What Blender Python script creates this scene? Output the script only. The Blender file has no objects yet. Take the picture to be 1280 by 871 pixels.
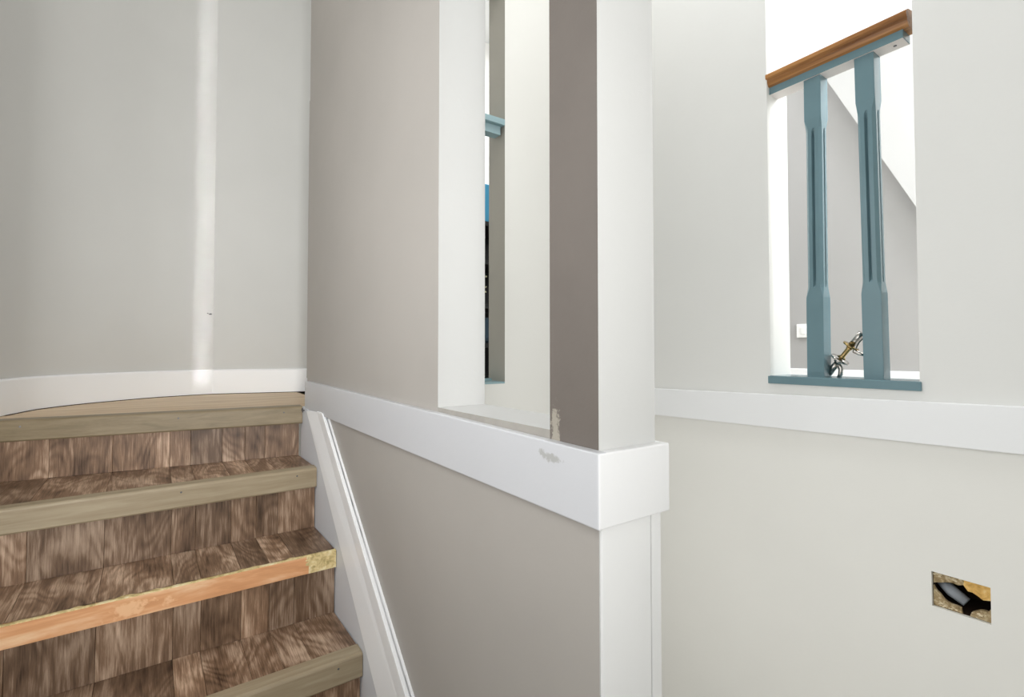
import bpy, bmesh, math, random
from mathutils import Vector, Matrix
random.seed(7)
C = bpy.context.scene
COL = C.collection

# ------------------------------------------------------------------ camera, world, light, exposure
# metres; origin at the camera's height. X = across the stairs, Y = up the stairs, Z = up. The lower floor is at z = FLOOR.
FLOOR = -1.33
UPPER = -0.20          # landing and upper floor
ROOF = 2.35
cam = bpy.data.cameras.new('camera')
camo = bpy.data.objects.new('camera', cam); COL.objects.link(camo)
cam.sensor_width = 36; cam.lens = 36 * 630 / 1280; cam.clip_start = 0.02
cam.shift_y = -14 / 1280
head = math.atan(450 / 630)
camo.location = (0, 0, 0)
camo.rotation_euler = (math.radians(91.5), 0, -head)
C.camera = camo

w = bpy.data.worlds.new('daylight'); C.world = w; w.use_nodes = True
w.node_tree.nodes['Background'].inputs[0].default_value = (0.95, 0.98, 1.0, 1)
w.node_tree.nodes['Background'].inputs[1].default_value = 1.3

def area(name, loc, target, size, power, color=(1, 1, 1)):
    l = bpy.data.lights.new(name, 'AREA'); l.shape = 'RECTANGLE'; l.size, l.size_y = size; l.energy = power; l.color = color
    o = bpy.data.objects.new(name, l); COL.objects.link(o); o.location = loc
    o.rotation_euler = (Vector(target) - Vector(loc)).to_track_quat('-Z', 'Y').to_euler()
    return o
area('hall_rear_fill', (1.12, -1.5, 0.5), (1.35, 1.0, 0.0), (0.3, 1.2), 4.0, (1.0, 0.995, 0.985))  # added fill from behind on the right, for the hall faces
area('side_fill', (-0.405, 0.50, 0.0), (1.0, 0.51, -0.08), (1.7, 2.0), 19, (0.97, 0.985, 1.0))  # added fill along the left wall, which has no opening there
fl = area('stair_foot_fill', (-0.25, -1.4, 0.15), (-0.02, 2.6, 0.45), (0.35, 0.35), 6.0, (1, 0.995, 0.985)); fl.data.spread = math.radians(58)  # added frontal fill for the risers and landing wall
area('hall_fill', (0.88, 0.74, 2.1), (1.3, 0.5, -0.5), (0.4, 0.4), 10, (0.99, 0.995, 1.0))  # added overhead fill for the right wall, placed to miss the partition end
area('hall_low_fill', (0.62, 0.86, -0.70), (1.42, 0.86, -0.70), (0.6, 0.6), 1.5, (1, 0.99, 0.965))  # added fill hidden behind the partition, brightens the lower right wall
# added unseen source behind the camera: tall narrow beam for the wall's pale stripe
gl = area('stripe_beam', (0.10, -1.5, 0.76), (0.188, 2.68, 0.76), (0.05, 1.84), 0.11, (1, 1, 1)); gl.data.spread = math.radians(1.0)
area('landing_fill', (-0.1, 1.3, 2.2), (0.15, 2.6, 0.4), (0.6, 0.6), 6.5, (1, 0.99, 0.97))  # added fill above the stairs for the landing walls
area('upper_room_fill', (2.2, -0.55, 1.5), (1.6, 0.7, 0.3), (0.7, 0.9), 34, (0.98, 0.99, 1))  # added fill for the baluster sides, jamb and far room
area('upper_landing_fill', (2.0, 2.3, 2.25), (2.0, 2.4, 0), (0.6, 0.6), 22, (1, 1, 1))  # added fill for the room behind the slit

C.view_settings.view_transform = 'Standard'; C.view_settings.look = 'None'
C.view_settings.exposure = 0.2; C.view_settings.gamma = 1; C.view_settings.use_curve_mapping = False

# ------------------------------------------------------------------ materials
def lin(c):
    return tuple(((v / 255) / 12.92 if v / 255 <= 0.04045 else ((v / 255 + 0.055) / 1.055) ** 2.4) for v in c) + (1,)

def base_mat(name, rough=0.6, metal=0.0, spec=0.5):
    m = bpy.data.materials.new(name); m.use_nodes = True
    nt = m.node_tree; b = nt.nodes['Principled BSDF']
    b.inputs['Roughness'].default_value = rough; b.inputs['Metallic'].default_value = metal
    b.inputs['Specular IOR Level'].default_value = spec
    return m, nt, b

def node(nt, t, **kw):
    n = nt.nodes.new(t)
    for k, v in kw.items(): setattr(n, k, v)
    return n

def noise(nt, vec, scale, detail=4, rough=0.55, dist=0.0):
    n = node(nt, 'ShaderNodeTexNoise'); n.inputs['Scale'].default_value = scale; n.inputs['Detail'].default_value = detail
    n.inputs['Roughness'].default_value = rough; n.inputs['Distortion'].default_value = dist
    nt.links.new(vec, n.inputs['Vector']); return n

def ramp(nt, fac, stops):
    r = node(nt, 'ShaderNodeValToRGB'); e = r.color_ramp.elements
    while len(e) < len(stops): e.new(0.5)
    for i, (p, c) in enumerate(stops): e[i].position = p; e[i].color = c
    nt.links.new(fac, r.inputs[0]); return r

def bump(nt, b, h, strength, dist=0.002):
    n = node(nt, 'ShaderNodeBump'); n.inputs['Strength'].default_value = strength; n.inputs['Distance'].default_value = dist
    nt.links.new(h, n.inputs['Height']); nt.links.new(n.outputs[0], b.inputs['Normal']); return n

def paint(name, col, rough=0.55, var=0.03, bmp=0.12, scale=2.2, tint=(1.0, 1.0, 1.0)):
    """wall paint: faint roller mottling and orange peel"""
    m, nt, b = base_mat(name, rough, spec=0.35)
    tc = node(nt, 'ShaderNodeTexCoord')
    c = lin(col)
    n1 = noise(nt, tc.outputs['Object'], scale, 3)
    lo = tuple(c[i] * (1 - var) * tint[i] for i in range(3)) + (1,); hi = tuple(min(1, c[i] * (1 + var)) for i in range(3)) + (1,)
    r = ramp(nt, n1.outputs[0], [(0.35, lo), (0.65, hi)])
    nt.links.new(r.outputs[0], b.inputs['Base Color'])
    n2 = noise(nt, tc.outputs['Object'], 90, 3, 0.6)
    n3 = noise(nt, tc.outputs['Object'], 14, 3, 0.6)
    mx = node(nt, 'ShaderNodeMath', operation='ADD'); nt.links.new(n2.outputs[0], mx.inputs[0]); nt.links.new(n3.outputs[0], mx.inputs[1])
    bump(nt, b, mx.outputs[0], bmp, 0.0016)
    return m

def patch(m, centre, radius, col, scale=60, lo=0.52, hi=0.6):
    """dried filler smeared on the paint near one spot (object space)"""
    nt = m.node_tree; b = nt.nodes['Principled BSDF']
    src = b.inputs['Base Color'].links[0].from_socket
    tc = node(nt, 'ShaderNodeTexCoord')
    d = node(nt, 'ShaderNodeVectorMath', operation='SUBTRACT'); nt.links.new(tc.outputs['Object'], d.inputs[0]); d.inputs[1].default_value = centre
    s = node(nt, 'ShaderNodeVectorMath', operation='DIVIDE'); nt.links.new(d.outputs[0], s.inputs[0]); s.inputs[1].default_value = radius
    l = node(nt, 'ShaderNodeVectorMath', operation='LENGTH'); nt.links.new(s.outputs[0], l.inputs[0])
    n = noise(nt, tc.outputs['Object'], scale, 4, 0.7)
    a = node(nt, 'ShaderNodeMath', operation='MULTIPLY_ADD'); nt.links.new(l.outputs['Value'], a.inputs[0]); a.inputs[1].default_value = -0.35
    nt.links.new(n.outputs[0], a.inputs[2])
    a2 = node(nt, 'ShaderNodeMath', operation='ADD'); nt.links.new(a.outputs[0], a2.inputs[0]); a2.inputs[1].default_value = 0.22
    r = ramp(nt, a2.outputs[0], [(lo, (0, 0, 0, 1)), (hi, (1, 1, 1, 1))])
    mx = node(nt, 'ShaderNodeMix', data_type='RGBA')
    nt.links.new(r.outputs[0], mx.inputs[0]); nt.links.new(src, mx.inputs[6]); mx.inputs[7].default_value = lin(col)
    nt.links.new(mx.outputs[2], b.inputs['Base Color'])

M = {}
M['stair_grey'] = paint('stair_wall_paint', (206, 206, 203), 0.6, 0.015)
M['taupe'] = paint('taupe_wall_paint', (171, 166, 160), 0.6, 0.025, scale=3)
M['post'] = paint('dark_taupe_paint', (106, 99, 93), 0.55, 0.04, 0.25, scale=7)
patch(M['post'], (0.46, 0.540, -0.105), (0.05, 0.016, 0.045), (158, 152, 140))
M['ledge'] = paint('ledge_paint', (158, 154, 147), 0.6, 0.05, 0.3, scale=30)
M['white_wall'] = paint('white_wall_paint', (236, 235, 230), 0.5, 0.012, 0.12)
M['post_white'] = paint('filled_white_paint', (198, 198, 196), 0.5, 0.012, 0.14)
M['lining'] = paint('lining_gloss', (230, 230, 229), 0.4, 0.01)
M['cap'] = paint('cap_gloss', (228, 228, 228), 0.35, 0.01)
M['hall'] = paint('hall_wall_paint', (232, 232, 229), 0.55, 0.012, 0.12)
M['hall_low'] = paint('hall_lower_paint', (241, 240, 235), 0.5, 0.012, 0.12)
M['upper'] = paint('upper_room_paint', (174, 173, 172), 0.6, 0.01)
M['light_patch'] = paint('light_patch_paint', (204, 204, 203), 0.6, 0.01)  # brightness of a diagonal light patch put into the colour
M['jamb_grey'] = paint('grey_jamb_paint', (186, 182, 172), 0.6, 0.03)
M['trim'] = paint('trim_gloss', (246, 247, 248), 0.32, 0.008, 0.1)
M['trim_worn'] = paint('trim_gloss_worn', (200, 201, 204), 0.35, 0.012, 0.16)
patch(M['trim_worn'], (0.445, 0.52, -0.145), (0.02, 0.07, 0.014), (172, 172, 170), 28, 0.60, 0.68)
M['string'] = paint('string_paint', (222, 226, 232), 0.4, 0.015, 0.14)
M['ceiling'] = paint('ceiling_paint', (244, 244, 242), 0.7, 0.005)
M['blue'] = paint('blue_gloss', (110, 138, 146), 0.2, 0.03, 0.08, scale=8)
M['blue_pale'] = paint('pale_blue_gloss', (150, 178, 184), 0.35, 0.02, 0.08)
M['plate'] = paint('switch_plastic', (248, 248, 246), 0.3, 0.0, 0.0)
M['rail_under'] = paint('underside_light_paint', (226, 220, 216), 0.5, 0.02)  # pale pinkish light on the rail's underside, put into the colour
M['floor'] = paint('hall_floor', (205, 202, 196), 0.5, 0.05)

def laminate(name, tones, rough=0.42):
    """dark oak laminate, grain along local Y; every board gets its own offset and tone from its random number"""
    m, nt, b = base_mat(name, rough, spec=0.45)
    tc = node(nt, 'ShaderNodeTexCoord'); oi = node(nt, 'ShaderNodeObjectInfo')
    sc = node(nt, 'ShaderNodeVectorMath', operation='SCALE'); nt.links.new(oi.outputs['Random'], sc.inputs['Scale']); sc.inputs[0].default_value = (37.3, 91.7, 13.1)
    ad = node(nt, 'ShaderNodeVectorMath', operation='ADD'); nt.links.new(tc.outputs['Object'], ad.inputs[0]); nt.links.new(sc.outputs[0], ad.inputs[1])
    mp = node(nt, 'ShaderNodeMapping'); mp.inputs['Scale'].default_value = (1, 0.30, 1); nt.links.new(ad.outputs[0], mp.inputs[0])
    big = noise(nt, mp.outputs[0], 6.5, 2, 0.45, 0.35)
    def mth(op, a, b_=None, c=None):
        n = node(nt, 'ShaderNodeMath', operation=op)
        for k, v in enumerate((a, b_, c)):
            if v is None: continue
            if isinstance(v, (int, float)): n.inputs[k].default_value = v
            else: nt.links.new(v, n.inputs[k])
        return n.outputs[0]
    ring = mth('SINE', mth('MULTIPLY', big.outputs[0], 62))
    mp2 = node(nt, 'ShaderNodeMapping'); mp2.inputs['Scale'].default_value = (1, 0.05, 1); nt.links.new(ad.outputs[0], mp2.inputs[0])
    warp = node(nt, 'ShaderNodeVectorMath', operation='MULTIPLY_ADD'); nt.links.new(big.outputs[1], warp.inputs[0]); warp.inputs[1].default_value = (0.02, 0, 0); nt.links.new(mp2.outputs[0], warp.inputs[2])
    fine = noise(nt, warp.outputs[0], 300, 4, 0.7)
    med = noise(nt, warp.outputs[0], 70, 2, 0.5)
    mp3 = node(nt, 'ShaderNodeMapping'); mp3.inputs['Scale'].default_value = (1, 0.5, 1); mp3.inputs['Location'].default_value = (3, 5, 7); nt.links.new(ad.outputs[0], mp3.inputs[0])
    blot = noise(nt, mp3.outputs[0], 13, 2, 0.5)
    v = mth('MULTIPLY_ADD', mth('POWER', mth('ABSOLUTE', ring), 3.0), -0.12, 0.56)
    v = mth('ADD', v, mth('MULTIPLY', mth('SUBTRACT', fine.outputs[0], 0.5), 0.8))
    v = mth('ADD', v, mth('MULTIPLY', mth('SUBTRACT', med.outputs[0], 0.5), 0.45))
    v = mth('ADD', v, mth('MULTIPLY', mth('SUBTRACT', blot.outputs[0], 0.5), 0.9))
    r = ramp(nt, v, [(0.15, lin(tones[0])), (0.5, lin(tones[1])), (0.85, lin(tones[2]))])
    hs = node(nt, 'ShaderNodeHueSaturation')
    mr = node(nt, 'ShaderNodeMapRange'); nt.links.new(oi.outputs['Random'], mr.inputs[0]); mr.inputs[3].default_value = 0.62; mr.inputs[4].default_value = 1.18
    nt.links.new(mr.outputs[0], hs.inputs['Value']); nt.links.new(r.outputs[0], hs.inputs['Color'])
    nt.links.new(hs.outputs[0], b.inputs['Base Color'])
    bump(nt, b, fine.outputs[0], 0.25, 0.0008)
    return m
M['laminate'] = laminate('oak_laminate', [(74, 53, 37), (144, 115, 91), (224, 196, 170)])

def wood(name, a, b_, c, scale=(1, 1, 1), rough=0.5, freq=40, bmp=0.2):
    m, nt, b = base_mat(name, rough)
    tc = node(nt, 'ShaderNodeTexCoord'); mp = node(nt, 'ShaderNodeMapping'); mp.inputs['Scale'].default_value = scale
    nt.links.new(tc.outputs['Object'], mp.inputs[0])
    n = noise(nt, mp.outputs[0], freq, 5, 0.62, 0.4)
    r = ramp(nt, n.outputs[0], [(0.3, lin(a)), (0.5, lin(b_)), (0.7, lin(c))])
    nt.links.new(r.outputs[0], b.inputs['Base Color']); bump(nt, b, n.outputs[0], bmp, 0.0008)
    return m
M['nosing'] = wood('nosing_strip', (148, 132, 106), (160, 145, 119), (172, 158, 132), (0.08, 1, 1), 0.45, 60, 0.12)
M['nosing_dark'] = wood('nosing_strip_dark', (120, 106, 80), (134, 119, 92), (146, 131, 104), (0.08, 1, 1), 0.45, 60, 0.12)
M['raw'] = wood('raw_pine_edge', (206, 146, 98), (226, 166, 118), (244, 206, 164), (0.12, 1, 1), 0.65, 34)
patch(M['raw'], (-0.05, 1.485, -0.598), (0.22, 0.05, 0.05), (240, 192, 146), 26, 0.62, 0.72)
M['putty'] = wood('dried_glue', (170, 148, 92), (228, 206, 150), (246, 234, 196), (1, 1, 1), 0.6, 50)
M['ply'] = wood('landing_boards', (196, 168, 132), (214, 188, 154), (226, 204, 172), (0.15, 1, 1), 0.5, 26)
M['rail'] = wood('varnished_oak', (118, 74, 36), (164, 112, 60), (204, 150, 90), (1, 0.05, 1), 0.28, 55, 0.15)
M['crack'] = paint('dark_gap', (60, 46, 34), 0.9)
M['black'] = paint('black_laminate', (16, 15, 16), 0.4)
M['teal'] = paint('teal_board', (60, 150, 190), 0.5)
M['denim'] = paint('dark_blue_cloth', (56, 74, 88), 0.9)
M['petal'] = paint('cream_petal', (226, 220, 180), 0.8)
M['cavity'] = paint('cavity_timber', (44, 28, 16), 0.9, 0.2)
M['foam'] = wood('yellow_foam', (200, 150, 76), (236, 192, 112), (250, 224, 166), (1, 1, 1), 0.85, 60, 0.6)
M['plaster'] = wood('broken_plaster', (120, 100, 70), (170, 148, 110), (214, 200, 170), (1, 1, 1), 0.9, 120, 0.8)
M['pipe'] = paint('grey_pipe', (158, 164, 172), 0.35)
M['edge_board'] = paint('cut_plasterboard', (228, 214, 184), 0.9)
def metal(name, col, rough):
    m, nt, b = base_mat(name, rough, 1.0); tc = node(nt, 'ShaderNodeTexCoord'); n = noise(nt, tc.outputs['Object'], 60, 3)
    c = lin(col); r = ramp(nt, n.outputs[0], [(0.35, tuple(v * 0.75 for v in c[:3]) + (1,)), (0.65, c)]); nt.links.new(r.outputs[0], b.inputs['Base Color']); return m
M['chrome'] = metal('tarnished_chrome', (190, 186, 180), 0.14)
M['brass'] = metal('worn_brass', (176, 152, 104), 0.22)
M['steel'] = metal('nail_steel', (120, 118, 122), 0.4)

# ------------------------------------------------------------------ helpers
def link(name, bm, mats, parent=None, smooth=False, kind=None):
    me = bpy.data.meshes.new(name); bmesh.ops.recalc_face_normals(bm, faces=bm.faces); bm.to_mesh(me); bm.free()
    for m in (mats if isinstance(mats, (list, tuple)) else [mats]): me.materials.append(m)
    if smooth:
        for p in me.polygons: p.use_smooth = True
    o = bpy.data.objects.new(name, me); COL.objects.link(o)
    if parent: o.parent = parent
    if kind: o['kind'] = kind
    return o

def struct(name, bm, mats, parent=None, **k):
    return link(name, bm, mats, parent, kind=None if parent else 'structure', **k)

def thing(name, label, cat, loc=(0, 0, 0), group=None):
    o = bpy.data.objects.new(name, None); COL.objects.link(o); o.location = loc; o.empty_display_size = 0.05
    o['label'] = label; o['category'] = cat
    if group: o['group'] = group
    return o

def tag(o, label, cat, group=None):
    o['label'] = label; o['category'] = cat
    if group: o['group'] = group
    return o

def box(bm, a, b, bev=0.0, seg=2, mat=0):
    a, b = [min(p, q) for p, q in zip(a, b)], [max(p, q) for p, q in zip(a, b)]
    t = bmesh.new()
    v = [t.verts.new((x, y, z)) for x in (a[0], b[0]) for y in (a[1], b[1]) for z in (a[2], b[2])]
    for f in ((0, 1, 3, 2), (4, 6, 7, 5), (0, 4, 5, 1), (2, 3, 7, 6), (0, 2, 6, 4), (1, 5, 7, 3)): t.faces.new([v[i] for i in f])
    bmesh.ops.recalc_face_normals(t, faces=t.faces)
    if bev: bmesh.ops.bevel(t, geom=t.edges[:], offset=bev, segments=seg, affect='EDGES', profile=0.5)
    merge(bm, t, mat)

def merge(bm, t, mat=0, M4=None):
    mp = {}
    for v in t.verts: mp[v] = bm.verts.new(M4 @ v.co if M4 else v.co)
    for f in t.faces:
        n = bm.faces.new([mp[v] for v in f.verts]); n.material_index = mat; n.smooth = f.smooth
    t.free()

def prism(bm, pts, axis, a, b, bev=0.0, mat=0, seg=2):
    """extrude polygon pts (2-D) along axis from a to b; axis X: pts=(y,z), Y: (x,z), Z: (x,y)"""
    def P(p, h): return {'X': (h, p[0], p[1]), 'Y': (p[0], h, p[1]), 'Z': (p[0], p[1], h)}[axis]
    t = bmesh.new()
    A = [t.verts.new(P(p, a)) for p in pts]; B = [t.verts.new(P(p, b)) for p in pts]; n = len(pts)
    t.faces.new(A); t.faces.new(B[::-1])
    for i in range(n): t.faces.new((A[i], A[(i + 1) % n], B[(i + 1) % n], B[i]))
    bmesh.ops.recalc_face_normals(t, faces=t.faces)
    if bev: bmesh.ops.bevel(t, geom=t.edges[:], offset=bev, segments=seg, affect='EDGES', profile=0.5)
    merge(bm, t, mat)

def strip(bm, pts, z0, z1, th, mat=0, top=0.0):
    """board of thickness th following the polyline pts; th > 0 goes to the left of travel. top = rounding of the upper edge"""
    n = len(pts); L = []
    for i in range(n):
        p = Vector(pts[i]); d = Vector((0, 0))
        if i: d += (p - Vector(pts[i - 1])).normalized()
        if i < n - 1: d += (Vector(pts[i + 1]) - p).normalized()
        d.normalize(); L.append(Vector((-d.y, d.x)))
    prof = [(0, z0), (th, z0)] + ([(th, z1 - top), (th * 0.7, z1 - top * 0.25), (th * 0.35, z1)] if top else [(th, z1)]) + [(0, z1)]
    R = [[bm.verts.new((p[0] + L[i].x * t, p[1] + L[i].y * t, z)) for t, z in prof] for i, p in enumerate(pts)]
    m = len(prof)
    for i in range(n - 1):
        for k in range(m):
            f = bm.faces.new((R[i][k], R[i + 1][k], R[i + 1][(k + 1) % m], R[i][(k + 1) % m])); f.material_index = mat
    bm.faces.new(R[0]); bm.faces.new(R[-1][::-1])

def panel(axis, h0, h1, us, zs, hole, front, back=0, side=0):
    """wall slab between h0 and h1 along axis, split at us and zs; hole(u,z) drops a cell; front(u,z) gives the material of its h0 face"""
    bm = bmesh.new(); us = sorted(us); zs = sorted(zs); vc = {}
    def V(h, u, z):
        k = (h, u, z)
        if k not in vc: vc[k] = bm.verts.new((h, u, z) if axis == 'X' else (u, h, z))
        return vc[k]
    nu, nz = len(us) - 1, len(zs) - 1
    solid = [[not hole((us[i] + us[i + 1]) / 2, (zs[j] + zs[j + 1]) / 2) for j in range(nz)] for i in range(nu)]
    def S(i, j): return 0 <= i < nu and 0 <= j < nz and solid[i][j]
    for i in range(nu):
        for j in range(nz):
            if not solid[i][j]: continue
            a, b, c, d = us[i], us[i + 1], zs[j], zs[j + 1]
            f = bm.faces.new((V(h0, a, c), V(h0, b, c), V(h0, b, d), V(h0, a, d))); f.material_index = front((a + b) / 2, (c + d) / 2)
            f = bm.faces.new((V(h1, a, c), V(h1, a, d), V(h1, b, d), V(h1, b, c))); f.material_index = back
            def sd(p, q, u, z):
                f = bm.faces.new((V(h0, *p), V(h1, *p), V(h1, *q), V(h0, *q))); f.material_index = side(u, z) if callable(side) else side
            if not S(i - 1, j): sd((a, c), (a, d), a, (c + d) / 2)
            if not S(i + 1, j): sd((b, d), (b, c), b, (c + d) / 2)
            if not S(i, j - 1): sd((b, c), (a, c), (a + b) / 2, c)
            if not S(i, j + 1): sd((a, d), (b, d), (a + b) / 2, d)
    return bm

def tube(bm, pts, rad, n=16, mat=0, caps=True):
    """smooth tube through pts with radius rad (number or list)"""
    pts = [Vector(p) for p in pts]; rad = rad if isinstance(rad, (list, tuple)) else [rad] * len(pts)
    rings = []; up = None
    for i, p in enumerate(pts):
        d = (pts[min(i + 1, len(pts) - 1)] - pts[max(i - 1, 0)]).normalized()
        if up is None: up = d.orthogonal().normalized()
        up = (up - d * up.dot(d)).normalized(); s = d.cross(up)
        rings.append([bm.verts.new(p + (up * math.cos(2 * math.pi * k / n) + s * math.sin(2 * math.pi * k / n)) * rad[i]) for k in range(n)])
    for i in range(len(pts) - 1):
        for k in range(n):
            f = bm.faces.new((rings[i][k], rings[i][(k + 1) % n], rings[i + 1][(k + 1) % n], rings[i + 1][k])); f.smooth = True; f.material_index = mat
    if caps: bm.faces.new(rings[0][::-1]).material_index = mat; bm.faces.new(rings[-1]).material_index = mat

def lump(bm, c, r, seed, amp=0.25, sub=2, mat=0):
    t = bmesh.new(); bmesh.ops.create_icosphere(t, subdivisions=sub, radius=1)
    rnd = random.Random(seed); off = [Vector((rnd.uniform(-1, 1), rnd.uniform(-1, 1), rnd.uniform(-1, 1))).normalized() for _ in range(7)]
    for v in t.verts:
        k = 1 + amp * sum(max(0, v.co.dot(o)) ** 4 * (1 if i % 2 else -1) for i, o in enumerate(off))
        v.co = Vector((v.co.x * r[0] * k, v.co.y * r[1] * k, v.co.z * r[2] * k)) + Vector(c)
    for f in t.faces: f.smooth = False
    merge(bm, t, mat)

# ------------------------------------------------------------------ the setting
PX0, PX1, PY0, PY1 = 0.460, 0.569, 0.456, 1.920       # partition beside the stairs
OY0, OY1, OZ = 0.5515, 0.895, -0.112                  # its tall opening
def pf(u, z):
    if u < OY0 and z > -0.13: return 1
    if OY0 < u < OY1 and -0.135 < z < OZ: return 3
    return 0
bm = panel('X', PX0, PX1, [PY0, OY0, OY1, PY1], [FLOOR, -0.135, OZ, 1.35, ROOF], lambda u, z: OY0 < u < OY1 and OZ < z < 1.35, pf, 2, 2)
struct('wall_center', bm, [M['taupe'], M['post'], M['post_white'], M['ledge']])

# paint ridge down the far corner of the partition (the lower part stands a little further out)
bm = bmesh.new(); box(bm, (PX0 - 0.0005, PY1, -0.10), (PX1, PY1 + 0.010, 0.92), 0.002)
struct('trim_1', bm, M['taupe'])

# the band that runs along the partition and wraps its end
band = bpy.data.objects.new('trim_2', None); COL.objects.link(band); band['kind'] = 'structure'
TX = 0.445
bm = bmesh.new()
prism(bm, [(0.4417, -0.2197), (1.892, -0.2078), (1.892, -0.1090), (1.55, -0.1120), (0.4417, -0.1258)], 'X', TX, PX0 + 0.001, 0.0022)
link('long_board', bm, M['trim_worn'], band)
bm = bmesh.new()
prism(bm, [(TX + 0.0004, -0.2195), (0.5815, -0.2192), (0.5815, -0.1268), (TX + 0.0004, -0.1262)], 'Y', 0.4412, PY0 + 0.002, 0.0022)
link('end_block', bm, M['cap'], band)
bm = bmesh.new(); box(bm, (PX1 - 0.001, PY0, -0.2192), (0.5815, 1.49, -0.1268), 0.0015); link('rear_board', bm, M['trim'], band)

# lining boards under the band on the end of the partition
bm = bmesh.new(); box(bm, (PX0 + 0.0015, 0.4525, FLOOR), (0.5545, PY0 + 0.001, -0.2190), 0.0012)
struct('trim_3', bm, M['lining'])
bm = bmesh.new(); box(bm, (0.5570, 0.4535, FLOOR), (0.5775, 0.475, -0.2190), 0.0015)
struct('trim_4', bm, M['lining'])

# hall wall on the right, with the guarded opening and the cut-out for an electrical box
RX0, RX1 = 1.42, 1.535
SY0, SY1, SZ = 0.395, 0.7345, -0.088
HY0, HY1, HZ0, HZ1 = 0.284, 0.3815, -0.567, -0.491
def rh(u, z): return (SY0 < u < SY1 and SZ < z < 1.35) or (HY0 < u < HY1 and HZ0 < z < HZ1)
bm = panel('X', RX0, RX1, [-1.6, HY0, HY1, SY0, SY1, 1.5], [FLOOR, HZ0, HZ1, -0.16, SZ, 1.35, ROOF], rh, lambda u, z: 1 if z < -0.16 else 0, 3, lambda u, z: 2)
# back of the cut-out is closed by the far skin of the stud wall
struct('wall_right', bm, [M['hall'], M['hall_low'], M['white_wall'], M['hall']])
bm = bmesh.new()
prism(bm, [(-1.6, -0.189), (-1.6, -0.097), (0.2, -0.1110), (0.9, -0.1260), (1.5, -0.1375), (1.5, -0.2265), (0.2, -0.2060)], 'X', RX0 - 0.014, RX0 + 0.001, 0.002)
struct('trim_5', bm, M['trim'])

# end wall of the hall, with the narrow slit
WY0, WY1 = 1.5, 1.607
QX0, QX1, QZ = 0.90, 1.0395, -0.118
bm = panel('Y', WY0, WY1, [PX1, QX0, QX1, 1.84], [FLOOR, QZ, 1.35, ROOF], lambda u, z: QX0 < u < QX1 and QZ < z < 1.35, lambda u, z: 0, 0,
           lambda u, z: 1 if abs(u - QX1) < 1e-4 and z > QZ else 0)
struct('wall_end', bm, [M['white_wall'], M['jamb_grey']])

# stair wall: straight on the left, bending round the landing
SW = [(-0.415, -1.6), (-0.415, 1.95), (-0.395, 2.08), (-0.374, 2.163), (-0.3455, 2.265), (-0.325, 2.325), (-0.283, 2.391), (-0.245, 2.440), (-0.194, 2.4925), (-0.12, 2.545), (-0.04, 2.605),
      (0.0315, 2.640), (0.1488, 2.6740), (0.2275, 2.6868), (0.598, 2.588), (0.665, 2.570)]
bm = bmesh.new(); strip(bm, SW, FLOOR, ROOF, 0.10)
wl = struct('wall_left', bm, M['stair_grey'], smooth=True); wl.data.set_sharp_from_angle(angle=math.radians(19))
bm = bmesh.new(); strip(bm, [SW[-1], (0.59, 1.935)][::-1], FLOOR, ROOF, -0.05)
struct('wall_return', bm, M['stair_grey'])
bm = bmesh.new(); strip(bm, [(-0.412, 2.02)] + SW[2:14], UPPER + 0.002, UPPER + 0.113, -0.013, 0, 0.006)
o = struct('baseboard_left', bm, M['trim'], smooth=True); o.data.set_sharp_from_angle(angle=math.radians(22))
bm = bmesh.new(); strip(bm, SW[13:], UPPER + 0.002, UPPER + 0.113, -0.013, 0, 0.006)
struct('baseboard_back', bm, M['trim'])
bm = bmesh.new(); strip(bm, [(p[0] , p[1]) for p in SW[3:]], UPPER - 0.001, UPPER + 0.0025, -0.016)
struct('trim_6', bm, M['crack'])

# unseen wall added behind the camera to cut daylight, opening shaped for the light
bm = panel('Y', -1.6, -1.7, [-0.515, 0.935, 1.42, 1.535], [FLOOR, 1.25, ROOF], lambda u, z: 0.935 < u < 1.42 and z < 1.25, lambda u, z: 0)
struct('wall_front', bm, M['white_wall'])

# floors and ceiling
bm = bmesh.new(); box(bm, (-0.415, -1.6, FLOOR - 0.1), (1.42, 1.5, FLOOR)); struct('floor', bm, M['floor'])
bm = bmesh.new(); box(bm, (PX1, WY1, UPPER - 0.1), (2.8, 3.6, UPPER)); box(bm, (RX1, -1.6, UPPER - 0.1), (2.8, WY1, UPPER)); struct('floor_upper', bm, M['floor'])
bm = bmesh.new(); box(bm, (-0.55, -1.6, ROOF), (3.0, 3.7, ROOF + 0.1)); struct('ceiling', bm, M['ceiling'])

# room beyond the openings: grey wall, baseboard, pale slab for a diagonal light patch, added sky opening
bm = panel('X', 2.8, 2.9, [-1.6, -0.4, 2.2, 3.6], [UPPER - 0.1, 1.50, 2.25, ROOF], lambda u, z: -0.4 < u < 2.2 and 1.50 < z < 2.25, lambda u, z: 0, 0, 1)
struct('wall_far', bm, [M['upper'], M['white_wall']])
bm = bmesh.new()
for a, b in (((2.805, -0.4, 1.5), (2.86, 2.2, 1.53)), ((2.805, -0.4, 2.22), (2.86, 2.2, 2.25)), ((2.805, -0.4, 1.53), (2.86, -0.36, 2.22)), ((2.805, 2.16, 1.53), (2.86, 2.2, 2.22))): box(bm, a, b, 0.003)
struct('sky_opening_frame', bm, M['trim'])  # frame of an added opening; bright sky stands for the blown-out white ceiling
bm = bmesh.new(); box(bm, (2.785, -1.6, UPPER), (2.8, 3.6, -0.095), 0.003); struct('baseboard_right', bm, M['trim'])
bm = bmesh.new(); prism(bm, [(-1.6, 1.42), (-1.6, 0.30), (0.60, 0.30), (1.175, 1.48), (1.15, 1.52), (0.8, 1.42)], 'X', 2.74, 2.8, 0.002); struct('light_patch_slab', bm, M['light_patch'])  # slab shaped and coloured as the light patch on the grey wall
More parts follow.
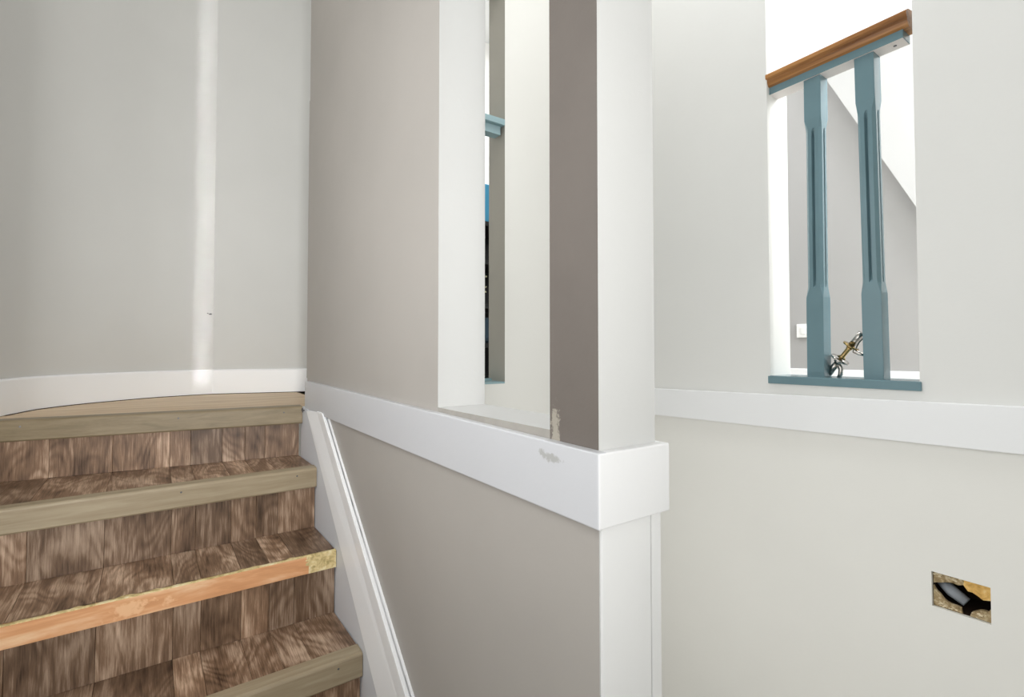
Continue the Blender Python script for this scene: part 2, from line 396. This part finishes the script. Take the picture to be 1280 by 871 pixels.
bm = bmesh.new(); box(bm, (0.6, 3.2, UPPER), (2.9, 3.3, ROOF)); struct('wall_back', bm, M['white_wall'])

# ------------------------------------------------------------------ staircase
stairs = thing('staircase', 'laminate-covered winder staircase with tan nosing strips rising beside the taupe wall', 'staircase', (0, 0, FLOOR))
def sub(name, bm, mats, parent, **k):
    o = link(name, bm, mats, parent, **k); return o
stairs.location = (0, 0, 0)
SX0, SX1 = -0.415, 0.4405
COLS = [SX0, -0.245, -0.095, 0.052, 0.110, 0.200, 0.268, 0.330, SX1]
# (nose y at right, nose y at left, top z, nosing height)
ST = [(1.905, 2.010, -0.200, 0.060), (1.707, 1.690, -0.3800, 0.062), (1.4885, 1.480, -0.5745, 0.048), (1.2600, 1.250, -0.7560, 0.060),
      (1.035, 1.035, -0.945, 0.06), (0.81, 0.81, -1.137, 0.06)]
RISERY = [1.9500, 1.7260, 1.5020, 1.2760, 1.052, 0.827]
mesh_cache = {}
def plank_mesh(wd, ln):
    k = (round(wd, 4), round(ln, 4))
    if k not in mesh_cache:
        bm = bmesh.new(); box(bm, (-wd / 2 + 0.0003, -ln / 2, -0.006), (wd / 2 - 0.0003, ln / 2, 0), 0.0007, 1)
        me = bpy.data.meshes.new('plank'); bm.to_mesh(me); bm.free(); me.materials.append(M['laminate']); mesh_cache[k] = me
    return mesh_cache[k]
def plank(parent, x0, x1, mid, ln, rx, dz=0.0):
    o = bpy.data.objects.new('plank', plank_mesh(x1 - x0, ln)); COL.objects.link(o); o.parent = parent
    o.location = ((x0 + x1) / 2, mid[0], mid[1] + dz); o.rotation_euler = (rx, 0, 0)

def nose_profile(h, d):
    # y grows into the step, z down from the tread surface
    return [(0.0, -0.006), (0.0015, -0.002), (0.006, 0.0010), (d - 0.004, 0.0028), (d, 0.0006), (d, -0.010), (0.012, -0.010), (0.012, -h), (0.003, -h), (0.0, -h + 0.004)]
def skewed(bm, prof, yl, yr, z, x0, x1):
    A = [bm.verts.new((x0, yl + p[0], z + p[1])) for p in prof]; B = [bm.verts.new((x1, yr + p[0], z + p[1])) for p in prof]; n = len(prof)
    bm.faces.new(A); bm.faces.new(B[::-1])
    for i in range(n): bm.faces.new((A[i], A[(i + 1) % n], B[(i + 1) % n], B[i]))

for i, ((yr, yl, z, h), ry) in enumerate(zip(ST, RISERY)):
    nz = ST[i + 1][2] if i + 1 < len(ST) else FLOOR
    # riser
    bm = bmesh.new(); ryl = ry + (yl - yr) * (1 if i == 0 else 0)
    skewed(bm, [(0.006, nz - z - 0.02), (0.03, nz - z - 0.02), (0.03, -0.03), (0.006, -0.03)], ryl, ry, z, SX0, SX1)
    rs = sub('riser', bm, M['cavity'], stairs)
    for a, b in zip(COLS[:-1], COLS[1:]):
        f = ((a + b) / 2 - SX0) / (SX1 - SX0); yy = ryl + (ry - ryl) * f
        ang = math.atan2(ry - ryl, SX1 - SX0)
        o = bpy.data.objects.new('plank', plank_mesh((b - a) / math.cos(ang), z - nz - 0.030)); COL.objects.link(o); o.parent = rs
        o.location = ((a + b) / 2, yy, (z - 0.030 + nz) / 2); o.rotation_euler = (math.radians(90), 0, ang)
    # tread (the landing is bare boards, the rest laminate)
    if i == 0:
        bm = bmesh.new()
        poly = [(SX1 + 0.02, yr + 0.012), (SX0 + 0.0, yl + 0.012)] + [(x + 0.0, y) for x, y in SW[2:]] + [(0.59, 1.935), (0.46, 1.935)]
        prism(bm, poly, 'Z', z - 0.05, z)
        struct('floor_landing', bm, M['ply'])
    else:
        back = RISERY[i - 1]; backl = back + ((ST[0][1] - ST[0][0]) if i == 1 else 0)
        bm = bmesh.new(); prism(bm, [(SX0, yl + 0.012), (SX1, yr + 0.012), (SX1, back), (SX0, backl)], 'Z', z - 0.034, z - 0.007)
        td = sub('tread', bm, M['cavity'], stairs)
        for a, b in zip(COLS[:-1], COLS[1:]):
            f = ((a + b) / 2 - SX0) / (SX1 - SX0); y0 = yl + (yr - yl) * f + (0.012 if i != 2 else 0.016); y1 = backl + (back - backl) * f
            plank(td, a, b, ((y0 + y1) / 2, z), y1 - y0 + 0.006, 0)
    # nosing
    bm = bmesh.new(); x1 = SX1 + 0.0005
    if i != 2:
        skewed(bm, nose_profile(h, 0.046 if i != 1 else 0.042), yl, yr, z, SX0, x1)
        ns = sub('nosing', bm, M['nosing_dark' if i == 0 else 'nosing'], stairs)
        for k in (0.13, 0.57, 0.93):
            bm = bmesh.new(); x = SX0 + (x1 - SX0) * k; y = yl + (yr - yl) * k
            tube(bm, [(x, y + 0.001, z - 0.018), (x, y - 0.0006, z - 0.018)], [0.003, 0.0024], 10)
            sub('screw', bm, M['steel'], ns)
    else:
        skewed(bm, [(0.0, -0.002), (0.002, 0.0), (0.017, 0.0), (0.017, -h), (0.0, -h)], yl, yr, z, SX0, 0.366)
        ns = sub('bare_edge', bm, M['raw'], stairs); ns['label'] = 'orange bare timber edge where the nosing strip is missing'
        bm = bmesh.new(); skewed(bm, [(0.0, -0.002), (0.002, 0.0), (0.017, 0.0), (0.017, -h), (0.0, -h)], yl + (yr - yl) * 0.9, yr, z, 0.3655, x1)
        rnd = random.Random(3)
        for k in range(9): lump(bm, (rnd.uniform(0.345, 0.43), 1.4885 + 0.001, z - rnd.uniform(0.004, 0.035)), (rnd.uniform(0.006, 0.014), 0.002, rnd.uniform(0.003, 0.009)), k)
        sub('dried_glue', bm, M['putty'], stairs)['label'] = 'yellow dried glue at the wall end of the bare edge'
        # the thin splintered lip left by the torn strip
        bm = bmesh.new(); rnd = random.Random(5); n = 60; rows = []
        for k in range(n + 1):
            f = k / n; x = SX0 + (0.372 - SX0) * f; y = yl + (yr - yl) * f
            d = 0.006 + 0.003 * rnd.random() + (0.006 if rnd.random() < 0.15 else 0)
            rows.append([bm.verts.new(q) for q in ((x, y + 0.0005, z - 0.001), (x, y + 0.0005, z + 0.0022), (x, y + 0.0005 + d, z + 0.0022), (x, y + 0.001 + d, z - 0.001))])
        for a, b in zip(rows[:-1], rows[1:]):
            for q in range(4): bm.faces.new((a[q], b[q], b[(q + 1) % 4], a[(q + 1) % 4]))
        sub('splintered_lip', bm, M['putty'], stairs)

# string board against the partition and the raking board above it
def rl(y): return -0.199 - 0.800 * (1.655 - y)      # upper edge of the raking board
def ll(y): return -0.207 - 0.870 * (1.822 - y)      # its lower edge
bm = bmesh.new()
prism(bm, [(1.93, -0.20), (1.93, -0.75), (1.30, -1.33), (0.40, -1.33), (1.700, -0.2445), (1.84, -0.205)], 'X', 0.4425, PX0 + 0.001)
struct('trim_8', bm, M['string'])
yb, yt = 0.40, 0.24
body = [(1.822, ll(1.822)), (0.60, ll(0.60)), (0.30, rl(0.30)), (1.655, rl(1.655))]
bm = bmesh.new()                                    # sloping face: thick below, thin along the top
fr = [bm.verts.new((x, y, z)) for (y, z), x in zip(body, (0.4345, 0.4345, 0.450, 0.450))]; bk = [bm.verts.new((PX0 + 0.001, y, z)) for y, z in body]
bm.faces.new(fr); bm.faces.new(bk[::-1])
for q in range(4): bm.faces.new((fr[q], fr[(q + 1) % 4], bk[(q + 1) % 4], bk[q]))
# raised bead along its upper edge
k = 0.060
prism(bm, [(1.655, rl(1.655)), (0.30, rl(0.30)), (0.30 + k * 1.4, rl(0.30)), (1.655 + k, rl(1.655))], 'X', 0.4415, 0.455, 0.001)
struct('trim_9', bm, M['trim'])

# bent nail and torn flake where the band meets the landing
bm = bmesh.new(); tube(bm, [(0.444, 1.885, -0.212), (0.436, 1.878, -0.210), (0.430, 1.855, -0.214)], 0.0022, 8); tube(bm, [(0.437, 1.884, -0.209), (0.434, 1.884, -0.209)], 0.006, 10)
tag(link('nail', bm, M['steel']), 'small bent nail sticking out where the white band meets the landing', 'nail')

# ------------------------------------------------------------------ guard in the hall opening
g = thing('balustrade', 'blue-painted balustrade with varnished oak handrail in the right wall opening', 'railing', (1.47, 0.56, -0.07))
def gpart(name, bm, mats, parent=g, **k):
    for v in bm.verts: v.co -= Vector((1.47, 0.56, -0.07))
    return link(name, bm, mats, parent, **k)
bm = bmesh.new(); box(bm, (1.4175, SY0 - 0.003, SZ), (1.535, SY1 + 0.001, -0.0705), 0.0015); box(bm, (1.4135, SY0 - 0.004, SZ - 0.004), (1.4215, SY1 + 0.004, -0.0715), 0.0012)
gpart('bottom_rail', bm, M['blue'])
# handrail: dark top moulding over a lighter roll
Y0, Y1 = 0.405, SY1 + 0.002
prof = [(1.416, 0.7845), (1.418, 0.7875), (1.430, 0.795), (1.455, 0.800), (1.480, 0.795), (1.492, 0.7875), (1.494, 0.7845), (1.493, 0.776), (1.488, 0.772), (1.4885, 0.764), (1.484, 0.754), (1.476, 0.7505),
        (1.434, 0.7505), (1.427, 0.754), (1.4225, 0.764), (1.4225, 0.770), (1.417, 0.775)]
prof = [(x, 0.7505 + (z - 0.7505) * 0.92) for x, z in prof]
bm = bmesh.new(); n = len(prof)
dz = 0.006
A = [bm.verts.new((x, Y1, z + 0.004)) for x, z in prof]; B = [bm.verts.new((x, Y0, z + 0.004 + dz)) for x, z in prof]
bm.faces.new(A); bm.faces.new(B[::-1])
for i in range(n): bm.faces.new((A[i], A[(i + 1) % n], B[(i + 1) % n], B[i]))
gpart('handrail', bm, M['rail'])
bm = bmesh.new(); prism(bm, [(Y0 + 0.012, 0.7405), (Y0 + 0.012, 0.763), (Y1 - 0.001, 0.757), (Y1 - 0.001, 0.7345)], 'X', 1.434, 1.482, 0.001)
for f in bm.faces:
    if f.calc_center_median().z < 0.7405 and abs(f.normal.z) > 0.8 or abs(sum(v.co.z for v in f.verts) / len(f.verts) - 0.7375) < 0.0022 and f.calc_area() > 0.004: f.material_index = 1
sr = gpart('fillet_rail', bm, [M['blue'], M['rail_under']])
bm = bmesh.new(); tube(bm, [(1.458, 0.440, 0.7415), (1.458, 0.440, 0.7385)], 0.0035, 12); gpart('screw', bm, M['steel'], sr)

def baluster(yc, lean):
    """square block, long chamfered shaft with a flute on each face, square block"""
    xc = 1.4615; hw = 0.0213; z0, z1 = -0.0705, 0.7385 + (0.62 - yc) * 0.03
    # levels: z, half width, corner chamfer, flute depth
    L = [(z0, hw, 0.0008, 0), (0.135, hw, 0.0008, 0), (0.142, hw, 0.001, 0), (0.168, hw * 0.94, 0.0066, 0), (0.176, hw * 0.93, 0.0070, 0.004), (0.19, hw * 0.93, 0.0070, 0.007),
         (0.58, hw * 0.93, 0.0070, 0.007), (0.592, hw * 0.93, 0.0070, 0.004), (0.600, hw * 0.94, 0.0066, 0), (0.626, hw, 0.001, 0), (0.634, hw, 0.0008, 0), (z1, hw, 0.0008, 0)]
    bm = bmesh.new(); rings = []
    for z, w_, c, fl in L:
        fw = 0.0040
        pts = []
        for q in range(4):
            side = [(-w_ + c, -w_), (-fw, -w_), (-fw * 0.15, -w_ + fl * 1.3), (fw * 0.15, -w_ + fl * 1.3), (fw, -w_), (w_ - c, -w_)]
            for x, y in side:
                for _ in range(q): x, y = -y, x
                pts.append((x, y))
        f = (z - z0) / (z1 - z0)
        rings.append([bm.verts.new((xc + x, yc + y + lean * f, z)) for x, y in pts])
    n = len(rings[0])
    for a, b in zip(rings[:-1], rings[1:]):
        for k in range(n): bm.faces.new((a[k], a[(k + 1) % n], b[(k + 1) % n], b[k]))
    bm.faces.new(rings[0][::-1]); bm.faces.new(rings[-1])
    return bm
gpart('baluster', baluster(0.6245, -0.002), M['blue'])
gpart('baluster', baluster(0.4915, 0.009), M['blue'])

# door handle set leaning on the bottom rail between the balusters
hd = thing('door_handle_set', 'loose chrome and brass door handle set leaning between the two blue balusters', 'door handle', (1.478, 0.600, -0.070))
A0 = Vector((1.478, 0.6085, -0.062)); ax = (Vector((1.478, 0.5285, 0.046)) - A0).normalized(); Lh = 0.134
def hp(name, bm, m, parent=hd):
    for v in bm.verts: v.co -= Vector((1.478, 0.600, -0.070))
    return link(name, bm, m, parent)
def along(t, off=(0, 0, 0)): return A0 + ax * (Lh * t) + Vector(off)
side = ax.cross(Vector((1, 0, 0))).normalized()
bm = bmesh.new(); tube(bm, [along(0), along(0.30)], [0.0085, 0.0075], 18); tube(bm, [along(0.28), along(0.33)], [0.010, 0.010], 18); hp('neck', bm, M['chrome'])
bm = bmesh.new(); tube(bm, [along(0.335), along(0.35), along(0.375), along(0.40)], [0.021, 0.0245, 0.023, 0.009], 28); hp('rose', bm, M['chrome'])
bm = bmesh.new(); tube(bm, [along(0.40), along(0.44), along(0.60), along(0.66)], [0.011, 0.0058, 0.0058, 0.009], 18); hp('spindle', bm, M['brass'])
bm = bmesh.new(); tube(bm, [along(0.66), along(0.675), along(0.70), along(0.71)], [0.009, 0.020, 0.020, 0.010], 28); hp('rose', bm, M['brass'])
bm = bmesh.new(); tube(bm, [along(0.71), along(0.86), along(1.0)], [0.0085, 0.0075, 0.0085], 18); hp('neck', bm, M['chrome'])
bm = bmesh.new()
sd = side if side.y < 0 else -side
lev = [(1.476, 0.5235, -0.0115), (1.476, 0.533, -0.0085), (1.476, 0.5445, -0.003), (1.476, 0.5425, 0.010), (1.476, 0.536, 0.022), (1.476, 0.5255, 0.034), (1.476, 0.514, 0.038)]
tube(bm, lev, [0.0035, 0.005, 0.0058, 0.0052, 0.0048, 0.0046, 0.004], 14); hp('lever', bm, M['chrome'])
bm = bmesh.new(); lev = [along(0.30) - sd * 0.004, along(0.22) + sd * 0.016, along(0.12) + sd * 0.024, along(0.05) + sd * 0.026]
tube(bm, lev, [0.005, 0.006, 0.0055, 0.005], 14); hp('lever', bm, M['chrome'])

# ------------------------------------------------------------------ blue shelf across the slit of the end wall
s = thing('slit_rail', 'pale blue moulded rail set across the narrow slit of the white end wall', 'rail', (0.97, 1.5, 0.83))
def sp(name, bm, m):
    for v in bm.verts: v.co -= Vector((0.97, 1.5, 0.83))
    return link(name, bm, m, s)
bm = bmesh.new(); box(bm, (QX0, 1.498, 0.823), (QX1 - 0.0006, 1.560, 0.845), 0.0012); sp('top_board', bm, M['blue_pale'])
bm = bmesh.new(); box(bm, (QX0, 1.514, 0.790), (QX1 - 0.010, 1.553, 0.823), 0.0012); sp('lower_block', bm, M['blue_pale'])
bm = bmesh.new(); box(bm, (QX0, 1.499, QZ - 0.001), (QX1 - 0.0005, 1.607, QZ + 0.006), 0.001); box(bm, (QX0, 1.585, QZ), (QX1 - 0.0005, 1.607, QZ + 0.014), 0.001)
tag(link('slit_sill', bm, M['blue_pale']), 'thin grey-blue sill at the foot of the narrow slit', 'sill')

# ------------------------------------------------------------------ things in the room beyond, seen through the slit
cb = thing('bookcase', 'black open bookcase in the room glimpsed through the narrow slit', 'bookcase', (1.56, 2.55, UPPER))
def cp(name, bm, m):
    for v in bm.verts: v.co -= Vector((1.56, 2.55, UPPER))
    return link(name, bm, m, cb)
for x in (1.26, 1.86):
    bm = bmesh.new(); box(bm, (x - 0.012, 2.40, UPPER), (x + 0.012, 2.70, 0.735), 0.001); cp('side_panel', bm, M['black'])
for z in (UPPER + 0.03, 0.03, 0.25, 0.50, 0.722):
    bm = bmesh.new(); box(bm, (1.272, 2.40, z - 0.012), (1.848, 2.68, z + 0.012), 0.001); cp('shelf', bm, M['black'])
bm = bmesh.new(); box(bm, (1.272, 2.68, UPPER), (1.848, 2.70, 0.734)); cp('back_panel', bm, M['black'])
bm = bmesh.new(); box(bm, (1.30, 2.42, 0.735), (1.80, 2.66, 0.958), 0.008); tag(link('storage_box', bm, M['teal']), 'bright blue storage box on top of the black bookcase', 'box')
bm = bmesh.new(); box(bm, (1.42, 2.42, 0.0425), (1.68, 2.60, 0.19), 0.03, 3); tag(link('folded_blanket', bm, M['denim']), 'dark blue folded blanket on a lower shelf of the bookcase', 'blanket')
fl = thing('flower_vase', 'small vase of cream dried flowers on a shelf of the bookcase', 'flowers', (1.54, 2.50, 0.2625))
bm = bmesh.new(); tube(bm, [(0, 0, 0), (0, 0, 0.02), (0, 0, 0.06), (0, 0, 0.075)], [0.02, 0.028, 0.022, 0.014], 14); link('vase', bm, M['petal'], fl)
bm = bmesh.new(); rnd = random.Random(11)
for k in range(46):
    a = rnd.uniform(0, 6.28); r_ = rnd.uniform(0, 0.055)
    lump(bm, (math.cos(a) * r_, math.sin(a) * r_, 0.08 + rnd.uniform(0, 0.11)), (0.007, 0.007, 0.006), k, 0.4, 1)
link('blossoms', bm, M['petal'], fl, kind='stuff')

# switch plate on the grey wall
sw = thing('switch_plate', 'small white switch plate low on the grey wall behind the balusters', 'switch', (2.798, 1.265, 0.104))
bm = bmesh.new(); box(bm, (-0.010, -0.036, -0.036), (0.0015, 0.036, 0.036), 0.003); link('plate', bm, M['plate'], sw)
bm = bmesh.new(); box(bm, (-0.014, -0.012, -0.018), (-0.009, 0.012, 0.018), 0.002); link('rocker', bm, M['plate'], sw)

# ------------------------------------------------------------------ inside the cut-out of the hall wall
cav = bmesh.new()
box(cav, (1.531, HY0 - 0.05, HZ0 - 0.05), (1.534, HY1 + 0.05, HZ1 + 0.05))
h = thing('wall_cutout', 'rectangular hole cut in the right wall for an electrical box', 'hole', (1.47, 0.333, -0.529))
def kp(name, bm, m, lab=None):
    for v in bm.verts: v.co -= Vector((1.47, 0.333, -0.529))
    o = link(name, bm, m, h)
    if lab: o['label'] = lab
    return o
kp('dark_back', cav, M['cavity'])
bm = bmesh.new()   # dark lining behind the cut plasterboard
t_ = 0.0012
box(bm, (1.430, HY0, HZ0), (1.532, HY0 + t_, HZ1)); box(bm, (1.430, HY1 - t_, HZ0), (1.532, HY1, HZ1)); box(bm, (1.430, HY0, HZ0), (1.532, HY1, HZ0 + t_)); box(bm, (1.430, HY0, HZ1 - t_), (1.532, HY1, HZ1))
kp('cavity_lining', bm, M['cavity'])
def ragged(name, m, outline, x0, x1, seed, lab=None):
    """torn piece: jagged outline in (y,z), given real thickness"""
    rnd = random.Random(seed); pts = []
    n = len(outline)
    for i in range(n):
        a, b = Vector(outline[i]), Vector(outline[(i + 1) % n]); k = max(1, int((b - a).length / 0.006))
        for q in range(k):
            p = a.lerp(b, q / k); pts.append((p.x + rnd.uniform(-1, 1) * 0.0010, p.y + rnd.uniform(-1, 1) * 0.0010))
    pts = [(min(max(y, HY0 + 0.0013), HY1 - 0.0013), min(max(z, HZ0 + 0.0013), HZ1 - 0.0013)) for y, z in pts]
    bm = bmesh.new(); prism(bm, pts, 'X', x0, x1); return kp(name, bm, m, lab)
def U(px, py):     # position inside the cut-out: fraction from its upper left corner as seen, to (y,z)
    return (HY1 - (HY1 - HY0) * px, HZ1 - (HZ1 - HZ0) * py)
ragged('plaster_flake', M['plaster'], [U(0, 0), U(0.54, 0), U(0.56, 0.16), U(0.46, 0.22), U(0.32, 0.20), U(0.15, 0.28), U(0.0, 0.34)], 1.428, 1.437, 1)
ragged('foam_chunk', M['foam'], [U(0.56, 0.02), U(1, 0), U(1, 0.40), U(0.86, 0.42), U(0.76, 0.34), U(0.62, 0.30), U(0.55, 0.18)], 1.427, 1.452, 2, 'yellow insulation foam')
ragged('plaster_flake', M['plaster'], [U(0, 0.42), U(0.12, 0.62), U(0.26, 0.78), U(0.50, 0.84), U(0.52, 1), U(0, 1)], 1.427, 1.434, 3)
ragged('plaster_flake', M['plaster'], [U(0.66, 0.86), U(0.80, 0.74), U(0.94, 0.72), U(1, 0.60), U(1, 1), U(0.64, 1)], 1.427, 1.438, 4)
bm = bmesh.new()
for k in range(26):
    rnd = random.Random(k); px, py = rnd.choice([(rnd.uniform(0.02, 0.45), rnd.uniform(0.86, 0.97)), (rnd.uniform(0.68, 0.98), rnd.uniform(0.82, 0.97)), (rnd.uniform(0.02, 0.5), rnd.uniform(0.04, 0.14))])
    y, z = U(px, py); lump(bm, (1.4285, y, z), (0.003, 0.0032, 0.0024), k, 0.4, 1)
kp('plaster_crumbs', bm, M['edge_board'])['kind'] = 'stuff'
bm = bmesh.new(); a = U(0.02, 0.36); b = U(0.54, 0.74)
tube(bm, [(1.455, a[0] + -0.006, a[1]), (1.452, (a[0] + b[0]) / 2, (a[1] + b[1]) / 2), (1.450, b[0], b[1])], [0.010, 0.0128, 0.0105], 20)
kp('grey_conduit', bm, M['pipe'])

# scuff on the stair wall
bm = bmesh.new(); lump(bm, (0.2165, 2.682, 0.167), (0.007, 0.003, 0.0035), 4, 0.5, 1); lump(bm, (0.206, 2.680, 0.170), (0.004, 0.002, 0.002), 6, 0.5, 1)
tag(link('wall_scuff', bm, M['steel']), 'tiny dark scuff mark in the grey stair wall near its corner', 'scuff')
